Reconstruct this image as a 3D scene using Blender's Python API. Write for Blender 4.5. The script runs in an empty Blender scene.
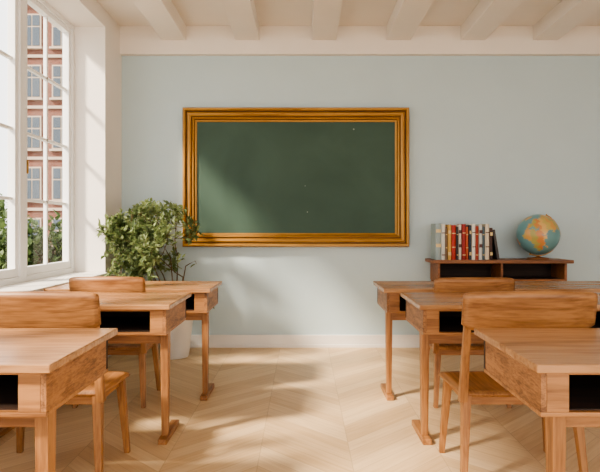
import bpy, bmesh, math, random
from mathutils import Vector, Matrix
random.seed(7)
S = bpy.context.scene
COL = S.collection

# ------------------------------------------------------------------ materials
def srgb(r, g, b):
    def f(c):
        c /= 255.0
        return c/12.92 if c <= 0.04045 else ((c+0.055)/1.055)**2.4
    return (f(r), f(g), f(b), 1)

def new_mat(name):
    m = bpy.data.materials.new(name); m.use_nodes = True
    nt = m.node_tree
    return m, nt, nt.nodes, nt.links, nt.nodes['Principled BSDF']

def plain(name, col, rough=0.6, var=0.06, scale=6.0, bump=0.0, metal=0.0, spec=0.5):
    m, nt, N, L, P = new_mat(name)
    tc = N.new('ShaderNodeTexCoord')
    no = N.new('ShaderNodeTexNoise'); no.inputs['Scale'].default_value = scale; no.inputs['Detail'].default_value = 6
    L.new(tc.outputs['Object'], no.inputs['Vector'])
    r = N.new('ShaderNodeValToRGB')
    r.color_ramp.elements[0].position = 0.3; r.color_ramp.elements[1].position = 0.7
    r.color_ramp.elements[0].color = tuple(c*(1-var) for c in col[:3])+(1,)
    r.color_ramp.elements[1].color = tuple(min(1, c*(1+var)) for c in col[:3])+(1,)
    L.new(no.outputs['Fac'], r.inputs['Fac']); L.new(r.outputs['Color'], P.inputs['Base Color'])
    P.inputs['Roughness'].default_value = rough; P.inputs['Metallic'].default_value = metal
    P.inputs['Specular IOR Level'].default_value = spec
    if bump:
        n2 = N.new('ShaderNodeTexNoise'); n2.inputs['Scale'].default_value = scale*12; n2.inputs['Detail'].default_value = 4
        L.new(tc.outputs['Object'], n2.inputs['Vector'])
        b = N.new('ShaderNodeBump'); b.inputs['Strength'].default_value = bump; b.inputs['Distance'].default_value = 0.01
        L.new(n2.outputs['Fac'], b.inputs['Height']); L.new(b.outputs['Normal'], P.inputs['Normal'])
    return m

def wood(name, light, dark, axis='X', rough=0.42, across=16.0, along=1.1, metal=0.0, bump=0.25):
    m, nt, N, L, P = new_mat(name)
    tc = N.new('ShaderNodeTexCoord'); oi = N.new('ShaderNodeObjectInfo')
    mp = N.new('ShaderNodeMapping')
    sc = [across]*3; sc['XYZ'.index(axis)] = along
    mp.inputs['Scale'].default_value = sc
    add = N.new('ShaderNodeVectorMath'); add.operation = 'ADD'
    mul = N.new('ShaderNodeMath'); mul.operation = 'MULTIPLY'; mul.inputs[1].default_value = 37.0
    L.new(oi.outputs['Random'], mul.inputs[0])
    L.new(tc.outputs['Object'], mp.inputs['Vector'])
    L.new(mp.outputs['Vector'], add.inputs[0]); L.new(mul.outputs[0], add.inputs[1])
    n1 = N.new('ShaderNodeTexNoise'); n1.inputs['Scale'].default_value = 1.0; n1.inputs['Detail'].default_value = 7
    n1.inputs['Roughness'].default_value = 0.62; n1.inputs['Distortion'].default_value = 0.7
    L.new(add.outputs[0], n1.inputs['Vector'])
    n2 = N.new('ShaderNodeTexNoise'); n2.inputs['Scale'].default_value = 6.0; n2.inputs['Detail'].default_value = 4
    L.new(add.outputs[0], n2.inputs['Vector'])
    mx = N.new('ShaderNodeMix'); mx.data_type = 'FLOAT'; mx.inputs[0].default_value = 0.35
    L.new(n1.outputs['Fac'], mx.inputs[2]); L.new(n2.outputs['Fac'], mx.inputs[3])
    r = N.new('ShaderNodeValToRGB')
    r.color_ramp.elements[0].position = 0.38; r.color_ramp.elements[0].color = dark
    r.color_ramp.elements[1].position = 0.58; r.color_ramp.elements[1].color = light
    L.new(mx.outputs[0], r.inputs['Fac']); L.new(r.outputs['Color'], P.inputs['Base Color'])
    P.inputs['Roughness'].default_value = rough; P.inputs['Metallic'].default_value = metal
    b = N.new('ShaderNodeBump'); b.inputs['Strength'].default_value = bump; b.inputs['Distance'].default_value = 0.004
    L.new(mx.outputs[0], b.inputs['Height']); L.new(b.outputs['Normal'], P.inputs['Normal'])
    return m

WL, WD = srgb(172, 123, 78), srgb(122, 80, 46)
wood_x = wood('oak_x', WL, WD, 'X')
wood_y = wood('oak_y', WL, WD, 'Y')
wood_z = wood('oak_z', WL, WD, 'Z')
wood_top = wood('oak_top', srgb(178, 134, 94), srgb(138, 98, 62), 'X', rough=0.27, across=12)
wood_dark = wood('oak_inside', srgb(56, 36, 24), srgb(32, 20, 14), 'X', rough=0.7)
wood_burl = wood('oak_burl', srgb(166, 118, 76), srgb(98, 62, 36), 'Y', rough=0.5, across=30, along=7)
gold_x = wood('frame_gold_x', srgb(188, 142, 72), srgb(150, 106, 48), 'X', rough=0.34, across=24, metal=0.35, bump=0.1)
gold_z = wood('frame_gold_z', srgb(188, 142, 72), srgb(150, 106, 48), 'Z', rough=0.34, across=24, metal=0.35, bump=0.1)
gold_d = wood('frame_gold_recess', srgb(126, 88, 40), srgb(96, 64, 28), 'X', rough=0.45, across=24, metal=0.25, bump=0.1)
cab_wood = wood('cabinet_wood', srgb(150, 98, 60), srgb(104, 64, 38), 'X', rough=0.45)

m_wall = plain('blue_plaster', srgb(192, 209, 214), 0.85, 0.02, 2.0, bump=0.05)
m_white = plain('white_plaster', srgb(236, 230, 224), 0.85, 0.015, 2.0, bump=0.04)
m_ceil = plain('ceiling_paint', srgb(234, 226, 217), 0.8, 0.02, 3.0, bump=0.03)
m_trim = plain('trim_paint', srgb(230, 226, 220), 0.45, 0.01, 3.0)
m_frame = plain('window_paint', srgb(238, 238, 238), 0.35, 0.01, 3.0)
m_pot = plain('white_ceramic', srgb(232, 230, 226), 0.3, 0.01, 3.0)
m_soil = plain('soil', srgb(60, 44, 32), 0.95, 0.3, 40, bump=0.5)
m_bark = plain('bark', srgb(104, 84, 60), 0.85, 0.2, 40, bump=0.3)
m_brass = plain('brass', srgb(196, 150, 84), 0.3, 0.05, 10, metal=0.9)
m_ground = plain('street_ground', srgb(150, 148, 140), 0.95, 0.1, 0.5)
m_paper = plain('paper', srgb(232, 222, 200), 0.9, 0.06, 60)

def floor_mat():
    m, nt, N, L, P = new_mat('chevron_parquet')
    tc = N.new('ShaderNodeTexCoord'); sp = N.new('ShaderNodeSeparateXYZ'); L.new(tc.outputs['Object'], sp.inputs[0])
    def M(op, a, b=None, c=None):
        n = N.new('ShaderNodeMath'); n.operation = op
        for i, v in enumerate((a, b, c)):
            if v is None: continue
            if isinstance(v, (int, float)): n.inputs[i].default_value = v
            else: L.new(v, n.inputs[i])
        return n.outputs[0]
    cw = 0.46; pw = 0.115
    xs = M('DIVIDE', M('ADD', sp.outputs['X'], 20.0), cw)
    ci = M('FLOOR', xs); cf = M('FRACT', xs)
    par = M('MODULO', ci, 2.0)
    sgn = M('SUBTRACT', M('MULTIPLY', par, 2.0), 1.0)
    off = M('MULTIPLY', M('MULTIPLY', M('SUBTRACT', cf, 0.5), sgn), cw*0.9)
    v = M('DIVIDE', M('ADD', M('ADD', sp.outputs['Y'], off), 20.0), pw)
    vi = M('FLOOR', v); vf = M('FRACT', v)
    cb = N.new('ShaderNodeCombineXYZ'); L.new(ci, cb.inputs[0]); L.new(vi, cb.inputs[1])
    wn = N.new('ShaderNodeTexWhiteNoise'); wn.noise_dimensions = '3D'; L.new(cb.outputs[0], wn.inputs['Vector'])
    r = N.new('ShaderNodeValToRGB')
    r.color_ramp.elements[0].color = srgb(214, 184, 144); r.color_ramp.elements[1].color = srgb(230, 204, 166)
    L.new(wn.outputs['Value'], r.inputs['Fac'])
    cg = N.new('ShaderNodeCombineXYZ')
    L.new(M('MULTIPLY', cf, 1.2), cg.inputs[0]); L.new(M('MULTIPLY', v, 2.6), cg.inputs[1]); L.new(M('MULTIPLY', ci, 3.7), cg.inputs[2])
    gn = N.new('ShaderNodeTexNoise'); gn.inputs['Scale'].default_value = 2.0; gn.inputs['Detail'].default_value = 5
    L.new(cg.outputs[0], gn.inputs['Vector'])
    gr = N.new('ShaderNodeValToRGB')
    gr.color_ramp.elements[0].position = 0.3; gr.color_ramp.elements[0].color = (0.88, 0.84, 0.79, 1)
    gr.color_ramp.elements[1].position = 0.65; gr.color_ramp.elements[1].color = (1, 1, 1, 1)
    L.new(gn.outputs['Fac'], gr.inputs['Fac'])
    mx = N.new('ShaderNodeMix'); mx.data_type = 'RGBA'; mx.blend_type = 'MULTIPLY'; mx.inputs[0].default_value = 1
    L.new(r.outputs['Color'], mx.inputs[6]); L.new(gr.outputs['Color'], mx.inputs[7])
    e1 = M('LESS_THAN', M('MINIMUM', vf, M('SUBTRACT', 1.0, vf)), 0.02)
    e2 = M('LESS_THAN', M('MINIMUM', cf, M('SUBTRACT', 1.0, cf)), 0.005)
    e = M('MULTIPLY', M('MAXIMUM', e1, e2), 0.35)
    mx2 = N.new('ShaderNodeMix'); mx2.data_type = 'RGBA'
    L.new(e, mx2.inputs[0]); L.new(mx.outputs[2], mx2.inputs[6]); mx2.inputs[7].default_value = srgb(150, 120, 90)
    L.new(mx2.outputs[2], P.inputs['Base Color'])
    P.inputs['Roughness'].default_value = 0.42
    return m
m_floor = floor_mat()

def chalk_mat():
    m, nt, N, L, P = new_mat('chalkboard_green')
    tc = N.new('ShaderNodeTexCoord')
    n = N.new('ShaderNodeTexNoise'); n.inputs['Scale'].default_value = 1.6; n.inputs['Detail'].default_value = 8; n.inputs['Distortion'].default_value = 1.0
    L.new(tc.outputs['Object'], n.inputs['Vector'])
    r = N.new('ShaderNodeValToRGB')
    r.color_ramp.elements[0].position = 0.3; r.color_ramp.elements[0].color = srgb(56, 79, 68)
    r.color_ramp.elements[1].position = 0.75; r.color_ramp.elements[1].color = srgb(66, 90, 78)
    L.new(n.outputs['Fac'], r.inputs['Fac'])
    v = N.new('ShaderNodeTexVoronoi'); v.inputs['Scale'].default_value = 5.0
    L.new(tc.outputs['Object'], v.inputs['Vector'])
    lt = N.new('ShaderNodeMath'); lt.operation = 'LESS_THAN'; lt.inputs[1].default_value = 0.04
    L.new(v.outputs['Distance'], lt.inputs[0])
    ml = N.new('ShaderNodeMath'); ml.operation = 'MULTIPLY'; ml.inputs[1].default_value = 0.5; L.new(lt.outputs[0], ml.inputs[0])
    mx = N.new('ShaderNodeMix'); mx.data_type = 'RGBA'; L.new(ml.outputs[0], mx.inputs[0])
    L.new(r.outputs['Color'], mx.inputs[6]); mx.inputs[7].default_value = srgb(190, 200, 190)
    L.new(mx.outputs[2], P.inputs['Base Color']); P.inputs['Roughness'].default_value = 0.7
    return m
m_chalk = chalk_mat()

def glass_mat():
    m = bpy.data.materials.new('window_glass'); m.use_nodes = True
    nt = m.node_tree; nt.nodes.clear(); N, L = nt.nodes, nt.links
    o = N.new('ShaderNodeOutputMaterial'); t = N.new('ShaderNodeBsdfTransparent'); g = N.new('ShaderNodeBsdfGlossy')
    g.inputs['Roughness'].default_value = 0.02
    mx = N.new('ShaderNodeMixShader'); mx.inputs[0].default_value = 0.05
    L.new(t.outputs[0], mx.inputs[1]); L.new(g.outputs[0], mx.inputs[2]); L.new(mx.outputs[0], o.inputs[0])
    return m
m_glass = glass_mat()

def brick_mat():
    m, nt, N, L, P = new_mat('red_brick')
    tc = N.new('ShaderNodeTexCoord'); sp = N.new('ShaderNodeSeparateXYZ'); L.new(tc.outputs['Object'], sp.inputs[0])
    ad = N.new('ShaderNodeMath'); ad.operation = 'ADD'; L.new(sp.outputs['X'], ad.inputs[0]); L.new(sp.outputs['Y'], ad.inputs[1])
    cb = N.new('ShaderNodeCombineXYZ'); L.new(ad.outputs[0], cb.inputs[0]); L.new(sp.outputs['Z'], cb.inputs[1])
    b = N.new('ShaderNodeTexBrick'); b.inputs['Scale'].default_value = 4.0
    b.inputs['Color1'].default_value = srgb(112, 66, 52); b.inputs['Color2'].default_value = srgb(92, 52, 42)
    b.inputs['Mortar'].default_value = srgb(136, 108, 94); b.inputs['Mortar Size'].default_value = 0.02
    L.new(cb.outputs[0], b.inputs['Vector']); L.new(b.outputs['Color'], P.inputs['Base Color'])
    P.inputs['Roughness'].default_value = 0.9
    return m
m_brick = brick_mat()
m_bwin = plain('building_window', srgb(70, 80, 90), 0.15, 0.1, 1)
m_stone = plain('building_stone', srgb(168, 152, 136), 0.8, 0.05, 2)

def leaf_mat(name, a, b, tl=0.3):
    m, nt, N, L, P = new_mat(name)
    g = N.new('ShaderNodeNewGeometry')
    r = N.new('ShaderNodeValToRGB'); r.color_ramp.elements[0].color = a; r.color_ramp.elements[1].color = b
    L.new(g.outputs['Random Per Island'], r.inputs['Fac']); L.new(r.outputs['Color'], P.inputs['Base Color'])
    P.inputs['Roughness'].default_value = 0.5
    tr = N.new('ShaderNodeBsdfTranslucent'); L.new(r.outputs['Color'], tr.inputs['Color'])
    mx = N.new('ShaderNodeMixShader'); mx.inputs[0].default_value = tl
    o = N['Material Output']
    L.new(P.outputs[0], mx.inputs[1]); L.new(tr.outputs[0], mx.inputs[2]); L.new(mx.outputs[0], o.inputs['Surface'])
    return m
m_leaf = leaf_mat('plant_leaf', srgb(84, 104, 60), srgb(154, 168, 116), 0.4)
m_tleaf = leaf_mat('tree_leaf', srgb(58, 80, 42), srgb(104, 122, 70))

# ------------------------------------------------------------------ mesh builder
class MB:
    def __init__(self, name):
        self.name = name; self.bm = bmesh.new(); self.mats = []
    def mi(self, m):
        if m not in self.mats: self.mats.append(m)
        return self.mats.index(m)
    def merge(self, b, mat, smooth=False):
        i = self.mi(mat)
        for f in b.faces: f.material_index = i; f.smooth = smooth
        me = bpy.data.meshes.new('t'); b.to_mesh(me); b.free()
        self.bm.from_mesh(me); bpy.data.meshes.remove(me)
    def box(self, x0, x1, y0, y1, z0, z1, mat, bev=0.003, rot=None, seg=2):
        b = bmesh.new(); bmesh.ops.create_cube(b, size=1)
        c = Vector(((x0+x1)/2, (y0+y1)/2, (z0+z1)/2))
        for v in b.verts:
            v.co = Vector((v.co.x*(x1-x0), v.co.y*(y1-y0), v.co.z*(z1-z0)))
            if rot: v.co = rot @ v.co
            v.co += c
        if bev: bmesh.ops.bevel(b, geom=b.edges[:], offset=bev, segments=seg, profile=0.7, affect='EDGES')
        self.merge(b, mat)
    def bar(self, p0, p1, s0, s1, mat, bev=0.005):
        b = bmesh.new(); vs = []
        for p, s in ((p0, s0), (p1, s1)):
            for sx, sy in ((-1, -1), (1, -1), (1, 1), (-1, 1)):
                vs.append(b.verts.new((p[0]+sx*s[0]/2, p[1]+sy*s[1]/2, p[2])))
        b.faces.new(vs[:4]); b.faces.new(vs[4:])
        for i in range(4):
            j = (i+1) % 4; b.faces.new((vs[i], vs[j], vs[4+j], vs[4+i]))
        bmesh.ops.recalc_face_normals(b, faces=b.faces[:])
        if bev: bmesh.ops.bevel(b, geom=b.edges[:], offset=bev, segments=2, profile=0.7, affect='EDGES')
        self.merge(b, mat)
    def tube(self, pts, r0, r1, mat, n=6):
        b = bmesh.new(); rings = []
        for k, p in enumerate(pts):
            p = Vector(p)
            d = (Vector(pts[min(k+1, len(pts)-1)])-Vector(pts[max(k-1, 0)])).normalized()
            a = d.orthogonal().normalized(); c = d.cross(a)
            r = r0+(r1-r0)*k/(len(pts)-1)
            rings.append([b.verts.new(p+a*r*math.cos(2*math.pi*i/n)+c*r*math.sin(2*math.pi*i/n)) for i in range(n)])
        for k in range(len(rings)-1):
            for i in range(n):
                j = (i+1) % n; b.faces.new((rings[k][i], rings[k][j], rings[k+1][j], rings[k+1][i]))
        b.faces.new(rings[0][::-1]); b.faces.new(rings[-1])
        bmesh.ops.recalc_face_normals(b, faces=b.faces[:])
        self.merge(b, mat, True)
    def lathe(self, prof, c, mat, n=40):
        b = bmesh.new(); rings = []
        for r, z in prof:
            rings.append([b.verts.new((c[0]+r*math.cos(2*math.pi*i/n), c[1]+r*math.sin(2*math.pi*i/n), c[2]+z)) for i in range(n)])
        for k in range(len(rings)-1):
            for i in range(n):
                j = (i+1) % n; b.faces.new((rings[k][i], rings[k][j], rings[k+1][j], rings[k+1][i]))
        b.faces.new(rings[0][::-1]); b.faces.new(rings[-1])
        bmesh.ops.recalc_face_normals(b, faces=b.faces[:])
        self.merge(b, mat, True)
    def done(self, loc=(0, 0, 0)):
        me = bpy.data.meshes.new(self.name)
        if loc != (0, 0, 0):
            bmesh.ops.translate(self.bm, verts=self.bm.verts[:], vec=-Vector(loc))
        self.bm.to_mesh(me); self.bm.free()
        for m in self.mats: me.materials.append(m)
        o = bpy.data.objects.new(self.name, me); o.location = loc; COL.objects.link(o)
        return o

# ------------------------------------------------------------------ room
YB = 5.02; XL = -1.75; XR = 4.2; YF = -1.8; ZC = 3.08; WO = -2.11
def simple(name, x0, x1, y0, y1, z0, z1, mat, bev=0):
    m = MB(name); m.box(x0, x1, y0, y1, z0, z1, mat, bev); return m.done()
simple('floor', WO, XR+0.2, YF, YB+0.2, -0.1, 0, m_floor)
simple('wall_back', XL, XR, YB, YB+0.2, 0, ZC, m_wall)
simple('wall_right', XR, XR+0.2, YF, YB+0.2, 0, ZC, m_white)
simple('ceiling', WO, XR+0.2, YF, YB+0.2, ZC, ZC+0.15, m_ceil)
WY0, WY1, WZ0, WZ1 = -0.45, 4.60, 0.76, 2.93
w = MB('wall_left')
w.box(WO, XL, WY1, YB+0.2, 0, ZC, m_white, 0)
w.box(WO, XL, YF, WY0, 0, ZC, m_white, 0)
w.box(WO, XL, WY0, WY1, 0, WZ0-0.04, m_white, 0)
w.box(WO, XL, WY0, WY1, WZ1, ZC, m_white, 0)
w.done()
s = MB('trim_windowsill'); s.box(-2.10, XL+0.05, WY0+0.01, WY1-0.01, WZ0-0.04, WZ0, m_trim, 0.008); s.done()
for i, x in enumerate((-1.23, -0.53, 0.20, 0.91, 1.62, 2.31, 3.0, 3.7)):
    b = MB('ceiling_beam'); b.box(x-0.115, x+0.115, YF, YB-0.06, 2.94, ZC, m_ceil, 0.006); b.done()
b = MB('trim_cornice'); b.box(XL, XR, YB-0.06, YB, 2.81, ZC, m_ceil, 0.006); b.done()
b = MB('baseboard_back')
b.box(XL, XR, YB-0.02, YB, 0, 0.12, m_trim, 0.004); b.box(XL, XR, YB-0.03, YB, 0, 0.03, m_trim, 0.004); b.done()
b = MB('baseboard_left'); b.box(XL, XL+0.02, YF, YB-0.03, 0, 0.12, m_trim, 0.004); b.done()

def window(name, y0, y1):
    m = MB(name); xc = -2.07; z0, z1 = WZ0, WZ1
    fo = 0.042; hx = 0.036
    m.box(xc-hx, xc+0.05, y0, y0+fo, z0, z1, m_frame, 0.004)
    m.box(xc-hx, xc+0.05, y1-fo, y1, z0, z1, m_frame, 0.004)
    m.box(xc-hx, xc+0.05, y0+fo, y1-fo, z0, z0+fo, m_frame, 0.004)
    m.box(xc-hx, xc+0.05, y0+fo, y1-fo, z1-fo, z1, m_frame, 0.004)
    a, c, p, q = y0+fo, y1-fo, z0+fo, z1-fo
    sw = 0.04
    m.box(xc-0.02, xc+0.035, a, a+sw, p, q, m_frame, 0.004)
    m.box(xc-0.02, xc+0.035, c-sw, c, p, q, m_frame, 0.004)
    m.box(xc-0.02, xc+0.035, a+sw, c-sw, p, p+sw+0.02, m_frame, 0.004)
    m.box(xc-0.02, xc+0.035, a+sw, c-sw, q-sw, q, m_frame, 0.004)
    a += sw; c -= sw; p += sw+0.02; q -= sw
    mid = (a+c)/2
    m.box(xc-0.012, xc+0.015, mid-0.011, mid+0.011, p, q, m_frame, 0.003)
    for k in (1, 2, 3):
        zz = p+(q-p)*k/4
        m.box(xc-0.012, xc+0.015, a, c, zz-0.011, zz+0.011, m_frame, 0.003)
    g = bmesh.new()
    vs = [g.verts.new((xc, yy, zz)) for yy, zz in ((a-.005, p-.005), (c+.005, p-.005), (c+.005, q+.005), (a-.005, q+.005))]
    g.faces.new(vs); m.merge(g, m_glass)
    m.box(xc+0.035, xc+0.05, y0+fo+0.012, y0+fo+0.032, 1.55, 1.65, m_brass, 0.003)
    m.done()
n = 6; st = (WY1-WY0)/n
for i in range(n):
    window('window_%d' % (i+1), WY0+st*i, WY0+st*(i+1))

# ------------------------------------------------------------------ chalkboard: mitred moulding swept round the frame
def chalkboard():
    x0, x1, z0, z1 = -1.15, 1.015, 0.97, 2.30
    m = MB('chalkboard'); y = YB-0.003
    # (inset, depth, recess?) recess flag applies to the strip starting at that point
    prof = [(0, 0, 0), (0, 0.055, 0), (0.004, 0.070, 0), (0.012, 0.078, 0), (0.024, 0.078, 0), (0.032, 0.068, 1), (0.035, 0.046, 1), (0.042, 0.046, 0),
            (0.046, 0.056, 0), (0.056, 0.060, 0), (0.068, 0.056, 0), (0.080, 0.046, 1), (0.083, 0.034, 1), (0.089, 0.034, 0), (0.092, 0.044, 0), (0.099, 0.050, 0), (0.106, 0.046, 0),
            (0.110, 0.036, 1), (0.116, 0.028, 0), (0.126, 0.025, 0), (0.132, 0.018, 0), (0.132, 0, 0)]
    for side in range(4):
        for flag in (0, 1):
            b = bmesh.new(); A, B = [], []
            for ins, dp, _ in prof:
                c = [(x0+ins, z0+ins), (x1-ins, z0+ins), (x1-ins, z1-ins), (x0+ins, z1-ins)]
                p, q = c[side], c[(side+1) % 4]
                A.append(b.verts.new((p[0], y-dp, p[1]))); B.append(b.verts.new((q[0], y-dp, q[1])))
            for i in range(len(prof)-1):
                if prof[i][2] == flag:
                    f = b.faces.new((A[i], A[i+1], B[i+1], B[i])); f.normal_update()
                    if f.normal.y > 0.0: f.normal_flip()
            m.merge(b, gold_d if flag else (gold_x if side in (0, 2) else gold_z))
    m.box(x0+0.11, x1-0.11, y-0.018, y-0.002, z0+0.11, z1-0.11, m_chalk, 0)
    m.done()
chalkboard()

# ------------------------------------------------------------------ desks
def desk(x0, x1, y0, y1, inset=0.03, post_dy=0.12):
    m = MB('school_desk'); H = 0.75
    m.box(x0, x1, y0, y1, H-0.026, H, wood_top, 0.006, seg=3)
    a, b, c, d = x0+0.025, x1-0.025, y0+0.03, y1-0.04
    zt, zb = H-0.026, 0.60
    m.box(a, b, c, d, zb-0.014, zb, wood_x, 0.003)
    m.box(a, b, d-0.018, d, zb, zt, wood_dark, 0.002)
    for s0, s1 in ((a, a+0.018), (b-0.018, b)):
        m.box(s0, s1, c, d-0.018, zb, zt, wood_burl, 0.003)
    m.box(a+0.018, a+0.085, c, c+0.02, zb, zt, wood_x, 0.003)
    m.box(b-0.085, b-0.018, c, c+0.02, zb, zt, wood_x, 0.003)
    m.box(a+0.085, b-0.085, c, c+0.016, zt-0.012, zt, wood_x, 0.002)
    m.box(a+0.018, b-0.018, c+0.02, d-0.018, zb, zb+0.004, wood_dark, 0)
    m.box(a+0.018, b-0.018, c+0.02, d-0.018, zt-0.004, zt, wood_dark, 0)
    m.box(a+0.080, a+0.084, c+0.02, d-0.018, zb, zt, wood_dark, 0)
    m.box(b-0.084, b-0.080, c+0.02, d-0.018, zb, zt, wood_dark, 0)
    yp = y0+post_dy
    for xp in (x0+inset+0.022, x1-inset-0.022):
        m.bar((xp, yp, 0.03), (xp, yp, zb-0.012), (0.034, 0.04), (0.044, 0.056), wood_z)
        m.box(xp-0.024, xp+0.024, yp-0.07, yp+0.22, 0, 0.032, wood_y, 0.008, seg=3)
    m.box(x0+inset+0.03, x1-inset-0.03, yp-0.01, yp+0.012, zb-0.075, zb-0.014, wood_x, 0.003)
    return m.done(((x0+x1)/2, (y0+y1)/2, 0))
desk(-1.74, -0.61, 3.41, 3.93)
desk(-1.73, -0.694, 2.70, 3.24)
desk(-1.72, -0.74, 1.52, 2.08, inset=0.05)
desk(0.53, 2.45, 3.41, 3.93)
desk(0.606, 1.95, 2.70, 3.24)
desk(0.684, 1.95, 1.52, 2.08, inset=0.09)

# ------------------------------------------------------------------ chairs
def chair(x0, x1, yb, depth, seat_h, top_h, tilt=0.06):
    m = MB('school_chair')
    W = x1-x0; xc = (x0+x1)/2; yf = yb+depth
    b = bmesh.new(); nx, ny = 16, 12; T = []; Bt = []
    for j in range(ny+1):
        rt, rb = [], []
        for i in range(nx+1):
            u = -1+2*i/nx; v = j/ny
            half = (W/2)*(0.94+0.06*v)
            X = xc+u*half; Y = yb+0.01+v*(depth-0.01)
            if v > 0.5: Y -= 0.03*(abs(u)**4)*(v-0.5)*2
            dip = -0.012*math.exp(-((u*1.5)**2+((v-0.45)*3)**2)) - 0.008*max(0, (v-0.85)/0.15)**2
            rt.append(b.verts.new((X, Y, seat_h+dip))); rb.append(b.verts.new((X, Y, seat_h-0.026)))
        T.append(rt); Bt.append(rb)
    for j in range(ny):
        for i in range(nx):
            b.faces.new((T[j][i], T[j][i+1], T[j+1][i+1], T[j+1][i]))
            b.faces.new((Bt[j][i], Bt[j+1][i], Bt[j+1][i+1], Bt[j][i+1]))
    for i in range(nx):
        b.faces.new((T[0][i+1], T[0][i], Bt[0][i], Bt[0][i+1])); b.faces.new((T[ny][i], T[ny][i+1], Bt[ny][i+1], Bt[ny][i]))
    for j in range(ny):
        b.faces.new((T[j][0], T[j+1][0], Bt[j+1][0], Bt[j][0])); b.faces.new((T[j+1][nx], T[j][nx], Bt[j][nx], Bt[j+1][nx]))
    bmesh.ops.recalc_face_normals(b, faces=b.faces[:])
    ed = [e for e in b.edges if len(e.link_faces) == 2 and e.calc_face_angle(0) > 1.0]
    bmesh.ops.bevel(b, geom=ed, offset=0.007, segments=2, affect='EDGES')
    m.merge(b, wood_y, True)
    m.box(x0+0.06, x1-0.06, yb+0.03, yb+0.048, seat_h-0.065, seat_h-0.024, wood_x, 0.003)
    m.box(x0+0.06, x1-0.06, yf-0.07, yf-0.052, seat_h-0.065, seat_h-0.024, wood_x, 0.003)
    for xx in (x0+0.045, x1-0.063):
        m.box(xx, xx+0.018, yb+0.04, yf-0.06, seat_h-0.065, seat_h-0.024, wood_y, 0.003)
    for sx, xt in ((-1, x0+0.045), (1, x1-0.045)):
        m.bar((xt+sx*0.025, yf-0.025, 0), (xt, yf-0.06, seat_h-0.02), (0.026, 0.026), (0.04, 0.04), wood_z)
        m.bar((xt+sx*0.025, yb-0.01, 0), (xt-sx*0.0, yb+0.035, seat_h-0.02), (0.026, 0.028), (0.04, 0.042), wood_z)
        xp = x0+0.028 if sx < 0 else x1-0.028
        m.bar((xp, yb+0.028, seat_h-0.05), (xp+sx*-0.004, yb-tilt+0.008, top_h-0.012), (0.036, 0.036), (0.028, 0.022), wood_z)
    b = bmesh.new(); nx, nz = 24, 6
    zlo = top_h-0.175; Fr = []; Bk = []
    for k in range(nz+1):
        fr, bk = [], []
        w_ = k/nz
        for i in range(nx+1):
            u = -1+2*i/nx
            X = xc+u*W/2
            z = zlo+w_*0.175
            if w_ > 0.5: z += (0.006*(1-u*u)-0.010*abs(u)**14)*(w_-0.5)*2
            else: z -= (0.006*(1-u*u)-0.03*abs(u)**8)*(0.5-w_)*2
            Y = yb+0.03-(tilt+0.03)*(z-seat_h)/(top_h-seat_h) - 0.028*(1-u*u)-0.004
            fr.append(b.verts.new((X, Y, z))); bk.append(b.verts.new((X, Y-0.018, z)))
        Fr.append(fr); Bk.append(bk)
    for k in range(nz):
        for i in range(nx):
            b.faces.new((Fr[k][i], Fr[k][i+1], Fr[k+1][i+1], Fr[k+1][i])); b.faces.new((Bk[k][i], Bk[k+1][i], Bk[k+1][i+1], Bk[k][i+1]))
    for i in range(nx):
        b.faces.new((Fr[0][i+1], Fr[0][i], Bk[0][i], Bk[0][i+1])); b.faces.new((Fr[nz][i], Fr[nz][i+1], Bk[nz][i+1], Bk[nz][i]))
    for k in range(nz):
        b.faces.new((Fr[k][0], Fr[k+1][0], Bk[k+1][0], Bk[k][0])); b.faces.new((Fr[k+1][nx], Fr[k][nx], Bk[k][nx], Bk[k+1][nx]))
    bmesh.ops.recalc_face_normals(b, faces=b.faces[:])
    ed = [e for e in b.edges if len(e.link_faces) == 2 and e.calc_face_angle(0) > 1.0]
    bmesh.ops.bevel(b, geom=ed, offset=0.005, segments=2, affect='EDGES')
    m.merge(b, wood_x, True)
    return m.done((xc, yb+depth/2, 0))
chair(-1.47, -0.88, 2.31, 0.38, 0.42, 0.875)
chair(0.69, 1.27, 2.31, 0.38, 0.42, 0.875)
chair(-1.48, -1.0, 3.34, 0.37, 0.39, 0.84, 0.04)
chair(0.83, 1.34, 3.34, 0.37, 0.39, 0.835, 0.04)

# ------------------------------------------------------------------ cabinet
def cabinet():
    m = MB('open_bookcase_cabinet'); x0, x1, y0, y1, H = 1.17, 2.44, 4.68, 4.985, 0.86
    m.box(x0, x1, y0, y1, H-0.03, H, cab_wood, 0.005)
    a, b, c = x0+0.05, x1-0.05, y0+0.025
    m.box(a, b, c, y1, 0.66, 0.685, cab_wood, 0.003)
    m.box(a, a+0.022, c, y1, 0.685, H-0.03, cab_wood, 0.003)
    m.box(b-0.022, b, c, y1, 0.685, H-0.03, cab_wood, 0.003)
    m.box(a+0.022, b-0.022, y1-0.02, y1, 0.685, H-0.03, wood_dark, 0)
    mid = (a+b)/2
    m.box(mid-0.01, mid+0.01, c+0.01, y1-0.02, 0.685, H-0.03, cab_wood, 0.003)
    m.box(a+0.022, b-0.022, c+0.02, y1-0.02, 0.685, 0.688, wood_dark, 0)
    for x in (a+0.025, b-0.025):
        for y in (c+0.025, y1-0.03):
            m.bar((x, y, 0), (x, y, 0.665), (0.03, 0.03), (0.045, 0.045), cab_wood)
    m.done(((x0+x1)/2, (y0+y1)/2, 0))
cabinet()

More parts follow.
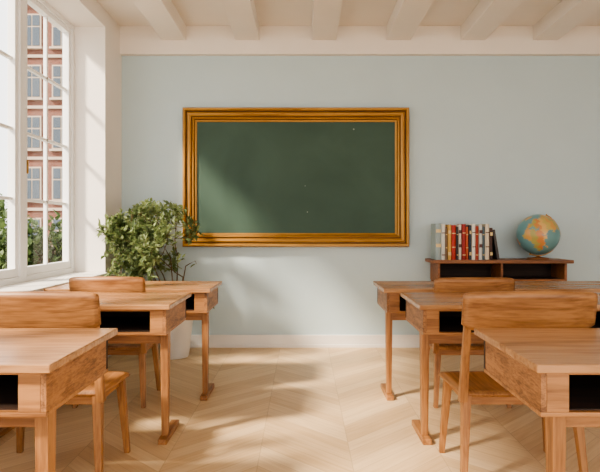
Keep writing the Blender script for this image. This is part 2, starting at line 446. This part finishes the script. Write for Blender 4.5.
# ------------------------------------------------------------------ books
def books():
    m = MB('row_of_books')
    spec = [(0.052, .33, (150, 165, 165)), (0.036, .325, (208, 206, 196)), (0.022, .30, (120, 96, 70)), (0.034, .32, (206, 160, 84)),
            (0.040, .315, (176, 52, 40)), (0.022, .30, (60, 58, 60)), (0.030, .32, (222, 214, 198)), (0.036, .325, (150, 40, 36)),
            (0.026, .30, (196, 96, 60)), (0.024, .315, (48, 62, 76)), (0.034, .325, (226, 220, 208)), (0.028, .305, (160, 60, 44)),
            (0.034, .32, (196, 200, 196)), (0.024, .30, (90, 110, 120)), (0.040, .325, (214, 200, 176)), (0.028, .29, (70, 46, 40))]
    x = 1.205; y0 = 4.72
    cache = {}
    for i, (t, h, c) in enumerate(spec):
        if c not in cache: cache[c] = plain('book_%d' % i, srgb(*c), 0.55, 0.05, 20)
        mt = cache[c]; d = random.uniform(.17, .20); yy = y0+random.uniform(0, .015)
        z0 = 0.861
        m.box(x+0.001, x+0.004, yy+0.01, yy+d, z0, z0+h, mt, 0.001)
        m.box(x+t-0.004, x+t-0.001, yy+0.01, yy+d, z0, z0+h, mt, 0.001)
        m.box(x+0.004, x+t-0.004, yy+0.012, yy+d-0.005, z0+0.004, z0+h-0.006, m_paper, 0)
        b = bmesh.new(); n_ = 8; lo, hi = [], []
        for k in range(n_+1):
            a = math.pi*k/n_
            X = x+t/2-math.cos(a)*(t/2-0.001); Y = yy+0.012-math.sin(a)*0.010
            lo.append(b.verts.new((X, Y, z0))); hi.append(b.verts.new((X, Y, z0+h)))
        for k in range(n_): b.faces.new((lo[k], lo[k+1], hi[k+1], hi[k]))
        b.faces.new(lo); b.faces.new(hi[::-1]); b.faces.new((lo[-1], lo[0], hi[0], hi[-1]))
        bmesh.ops.recalc_face_normals(b, faces=b.faces[:])
        m.merge(b, mt)
        dark = sum(c) > 480
        bc = (90, 50, 44) if dark else (222, 196, 140)
        if bc not in cache: cache[bc] = plain('book_band_%d' % i, srgb(*bc), 0.5, 0.05, 20)
        for zz in ([0.04, 0.045+h*0.6] if i % 2 else [h*0.75, h*0.35]):
            hh = 0.008 if i % 3 else 0.03
            m.box(x+0.004, x+t-0.004, yy-0.0005, yy+0.004, z0+zz, min(z0+zz+hh, z0+h), cache[bc], 0)
        x += t+0.0008
    R = Matrix.Rotation(math.radians(-9), 3, 'Y')
    mt = plain('book_lean', srgb(64, 56, 54), 0.5, 0.05, 20)
    m.box(x+0.018, x+0.040, y0+0.01, y0+0.19, 0.866, 0.866+0.27, mt, 0.002, rot=R)
    o = m.done((1.5, 4.8, 0.86))
books()

# ------------------------------------------------------------------ globe
LAND = [
 [(-17,15),(-16,22),(-10,30),(-5,36),(10,37),(20,32),(32,31),(35,28),(43,12),(51,12),(41,-2),(40,-15),(33,-28),(25,-34),(18,-34),(12,-18),(9,-1),(8,4),(-8,4),(-14,9)],
 [(-9,37),(-9,43),(-1,44),(-4,48),(3,51),(8,54),(12,56),(6,59),(6,62),(14,68),(25,71),(40,67),(60,69),(75,72),(100,77),(130,72),(160,70),(179,67),(163,60),(156,52),(142,58),(140,50),(130,42),(127,35),(121,40),(121,30),(110,20),(108,11),(100,13),(103,2),(97,10),(95,17),(89,22),(80,14),(77,8),(73,18),(67,25),(57,26),(59,21),(45,13),(35,28),(36,36),(27,37),(22,37),(18,40),(13,45),(12,42),(17,40),(15,38),(9,44),(3,43),(0,39),(-5,36)],
 [(114,-22),(114,-34),(130,-32),(140,-38),(150,-37),(153,-27),(143,-11),(136,-13),(130,-12),(122,-18)],
 [(-80,8),(-70,12),(-50,0),(-35,-6),(-40,-22),(-58,-38),(-68,-52),(-74,-50),(-71,-20),(-81,-5)],
 [(-165,65),(-140,70),(-100,70),(-80,73),(-60,55),(-66,45),(-80,32),(-81,25),(-90,30),(-97,22),(-88,16),(-80,8),(-95,15),(-106,22),(-117,33),(-124,45),(-135,58),(-160,58)],
 [(-50,60),(-42,60),(-22,70),(-20,80),(-60,82),(-55,70)],
 [(44,-16),(50,-15),(47,-25),(44,-24)],
 [(98,4),(106,-6),(115,-8),(118,5),(110,2),(104,-2)],
 [(-180,-72),(180,-72),(180,-90),(-180,-90)],
]
def inpoly(x, y, P):
    r = False; j = len(P)-1
    for i in range(len(P)):
        if (P[i][1] > y) != (P[j][1] > y) and x < (P[j][0]-P[i][0])*(y-P[i][1])/(P[j][1]-P[i][1])+P[i][0]: r = not r
        j = i
    return r
def globe():
    C = Vector((2.17, 4.80, 1.090)); R = 0.186
    root = bpy.data.objects.new('desk_globe', None); COL.objects.link(root); root.location = (C.x, C.y, 0.861)
    b = bmesh.new(); bmesh.ops.create_uvsphere(b, u_segments=180, v_segments=90, radius=R)
    me = bpy.data.meshes.new('map_ball'); b.to_mesh(me); b.free()
    at = me.color_attributes.new('map', 'FLOAT_COLOR', 'POINT')
    pal = [srgb(208, 158, 92), srgb(204, 136, 80), srgb(200, 176, 104), srgb(172, 162, 94), srgb(216, 176, 112)]
    for v in me.vertices:
        lat = math.degrees(math.asin(max(-1, min(1, v.co.z/R)))); lon = math.degrees(math.atan2(v.co.y, v.co.x))
        c = srgb(110, 152, 156)
        la = lat+2.5*math.sin(lon*0.31)+1.5*math.sin(lon*0.83+1); lo = lon+2.5*math.sin(lat*0.37+2)+1.5*math.sin(lat*0.9)
        for P in LAND:
            if inpoly(lo, la, P):
                c = pal[int((math.floor((lo+4*math.sin(la*.3)+180)/17)*3+math.floor((la+90)/13)*5)) % 5]; break
        at.data[v.index].color = c
    for p in me.polygons: p.use_smooth = True
    m, nt, N, L, P = new_mat('globe_map')
    a = N.new('ShaderNodeAttribute'); a.attribute_name = 'map'; L.new(a.outputs['Color'], P.inputs['Base Color']); P.inputs['Roughness'].default_value = 0.3
    me.materials.append(m)
    o = bpy.data.objects.new('map_ball', me); COL.objects.link(o); o.parent = root
    o.location = (0, 0, C.z-0.861)
    o.rotation_euler = (0, math.radians(20), math.radians(-140))
    g = MB('stand')
    g.lathe([(0.0005, 0), (0.095, 0), (0.098, 0.006), (0.09, 0.014), (0.05, 0.018), (0.022, 0.024), (0.014, 0.030), (0.0005, 0.032)], (0, 0, 0), cab_wood)
    ctr = Vector((0, 0, C.z-0.861)); pts = []
    for k in range(33):
        th = math.radians(67-180*k/32)
        pts.append(ctr+Vector((math.cos(th), 0, math.sin(th)))*(R+0.009))
    g.tube(pts, 0.005, 0.005, m_brass, 8)
    ax = Vector((math.cos(math.radians(67)), 0, math.sin(math.radians(67))))
    g.tube([ctr+ax*(R-0.004), ctr+ax*(R+0.018)], 0.005, 0.005, m_brass, 8)
    g.tube([ctr-ax*(R-0.004), ctr-ax*(R+0.018)], 0.005, 0.005, m_brass, 8)
    g.tube([(0, 0, 0.020), (0, 0, C.z-0.861-R-0.004)], 0.009, 0.009, m_brass, 10)
    so = g.done(); so.parent = root
globe()

# ------------------------------------------------------------------ plants
def leaf(b, p, d, up, L, W):
    d = d.normalized(); s = d.cross(up)
    if s.length < 1e-3: s = d.orthogonal()
    s.normalize(); nrm = s.cross(d)
    P = [p, p+d*L*.35+s*W*.5+nrm*W*.12, p+d*L*.7+s*W*.38+nrm*W*.1, p+d*L-nrm*L*.1, p+d*L*.7-s*W*.38+nrm*W*.1, p+d*L*.35-s*W*.5+nrm*W*.12, p+d*L*.5]
    v = [b.verts.new(q) for q in P]
    for i, j in ((0, 1), (1, 2), (2, 3), (3, 4), (4, 5), (5, 0)): b.faces.new((v[i], v[j], v[6]))
def rnd(): return Vector((random.gauss(0, 1), random.gauss(0, 1), random.gauss(0, 1))).normalized()

def plant():
    m = MB('potted_plant'); px, py = -1.15, 4.66
    m.lathe([(0.0005, 0), (0.12, 0), (0.128, 0.01), (0.165, 0.36), (0.172, 0.37), (0.172, 0.40), (0.158, 0.40), (0.152, 0.36), (0.0005, 0.355)], (px, py, 0), m_pot)
    m.lathe([(0.0005, 0.352), (0.150, 0.352), (0.150, 0.366), (0.0005, 0.372)], (px, py, 0), m_soil)
    lb = bmesh.new()
    def el(q): return ((q.x+1.30)/0.44)**2+((q.z-1.01)/0.40)**2
    def ok(q): return q.x > -1.72 and q.y < 4.97 and (el(q) < 1.05 or (q.z < 0.75 and q.z > 0.41))
    def twig(p0, d, L, r, lev):
        pts = [p0.copy()]; p = p0.copy(); n_ = 5
        for k in range(n_):
            d = (d+rnd()*0.25+Vector((0, 0, 0.03))).normalized(); q = p+d*L/n_
            if q.x < -1.66: d.x = abs(d.x)*0.3; q = p+d*L/n_
            if q.y > 4.9: d.y = -abs(d.y)*0.3; q = p+d*L/n_
            if q.z > 0.8 and el(q) > 0.95: break
            p = q; pts.append(p.copy())
            if lev >= 1:
                for _ in range(2):
                    ld = (d*0.6+rnd()+Vector((0, 0, 0.0))).normalized()
                    bp = p+rnd()*0.01
                    if ok(bp+ld*0.06): leaf(lb, bp, ld, (rnd()*0.5+Vector((0, -.2, 1))), random.uniform(.038, .07), random.uniform(.02, .031))
            if lev < 2 and k >= 1:
                for _ in range(2 if random.random() < .75 else 1):
                    nd = (d*0.6+rnd()*0.9+Vector((0, 0, 0.05))).normalized()
                    twig(p, nd, L*random.uniform(.4, .62), r*.55, lev+1)
        if len(pts) > 1: m.tube(pts, r, r*0.5, m_bark, 5)
    for a in range(9):
        an = a*math.pi*2/9+0.3
        tgt = Vector((-1.30+0.32*math.cos(an), 4.56+0.17*math.sin(an), 1.06+0.17*math.sin(a*2.1)))
        st_ = Vector((px+0.03*math.cos(an), py+0.03*math.sin(an), 0.36))
        mid = st_.lerp(tgt, 0.6)+Vector((0, 0, 0.03))
        m.tube([st_, st_.lerp(mid, .5)+rnd()*0.008, mid], 0.008, 0.005, m_bark, 6)
        twig(mid, tgt-mid, 0.42, 0.005, 0)
    for a in range(5):
        an = a*1.3-0.3
        twig(Vector((px, py, 0.37)), Vector((math.cos(an), math.sin(an)-.2, 0.7)), 0.26, 0.004, 1)
    m.merge(lb, m_leaf)
    return m.done((px, py, 0))
plant()

# ------------------------------------------------------------------ outside
simple('street_ground', -60, 30, -30, 80, -3.2, -3.0, m_ground)
def building():
    m = MB('brick_apartment_building')
    X0, X1, Y0, Y1 = -13.3, -5.5, 24, 34; z0, z1 = -3, 11.6
    m.box(X0, X1, Y0, Y1, z0, z1, m_brick, 0)
    m.box(X0-.2, X1+.25, Y0-.3, Y1+.2, z1, z1+0.35, m_stone, 0)
    for fl in range(6):
        zb = -2.2+fl*2.35
        m.box(X0-.03, X1+.06, Y0-.08, Y1, zb-0.55, zb-0.42, m_stone, 0)
        x = X0+0.45
        while x < X1-1.0:
            w_ = 0.72
            m.box(x-.07, x+w_+.07, Y0-.05, Y0, zb-.07, zb+1.47, m_stone, 0)
            m.box(x, x+w_/2-.03, Y0-.07, Y0-.02, zb, zb+.85, m_bwin, 0); m.box(x+w_/2+.03, x+w_, Y0-.07, Y0-.02, zb, zb+.85, m_bwin, 0)
            m.box(x, x+w_/2-.03, Y0-.07, Y0-.02, zb+.92, zb+1.4, m_bwin, 0); m.box(x+w_/2+.03, x+w_, Y0-.07, Y0-.02, zb+.92, zb+1.4, m_bwin, 0)
            m.box(x-.14, x+w_+.14, Y0-.16, Y0, zb-.16, zb-.07, m_stone, 0)
            x += 1.35
    m.done()
building()
def tree(x, y, top, R):
    m = MB('garden_tree'); lb = bmesh.new()
    m.tube([(x, y, -3.0), (x+.05, y, -1.5), (x, y+.05, top-R*.8)], 0.14, 0.07, m_bark, 8)
    for k in range(14):
        c = Vector((x, y, top-R*1.0))+rnd()*R*0.65
        m.tube([(x, y+.05, top-R*1.4), c], 0.03, 0.015, m_bark, 5)
        for _ in range(170):
            q = c+rnd()*R*0.45*random.random()**.4
            leaf(lb, q, rnd(), Vector((0, 0, 1)), .16, .09)
    m.merge(lb, m_tleaf); m.done()
tree(-4.9, 9.6, 1.45, 0.9); tree(-5.9, 10.4, 1.3, 1.0); tree(-6.9, 11.8, 1.9, 1.1)

# ------------------------------------------------------------------ light
wd = bpy.data.worlds.new('World'); S.world = wd; wd.use_nodes = True
bg = wd.node_tree.nodes['Background']; bg.inputs[0].default_value = (1.0, 0.98, 0.955, 1); bg.inputs[1].default_value = 1.6
sd = bpy.data.lights.new('sun', 'SUN'); sd.energy = 6.5; sd.angle = math.radians(7); sd.color = (1.0, 0.86, 0.68)
so = bpy.data.objects.new('sun', sd); COL.objects.link(so)
so.rotation_euler = Vector((1.0, 0.68, -0.98)).to_track_quat('-Z', 'Y').to_euler()
so.location = (-6, -4, 6)

S.view_settings.view_transform = 'AgX'
S.view_settings.look = 'AgX - Medium High Contrast'
S.view_settings.exposure = 0.8

# ------------------------------------------------------------------ camera
cd = bpy.data.cameras.new('camera'); cam = bpy.data.objects.new('camera', cd); COL.objects.link(cam)
cd.sensor_width = 36; cd.lens = 520/600*36; cd.shift_x = -3/600; cd.shift_y = -8/600
cam.location = (0, 0, 1.15); cam.rotation_euler = (math.radians(90), 0, 0)
cd.clip_start = 0.05
S.camera = cam
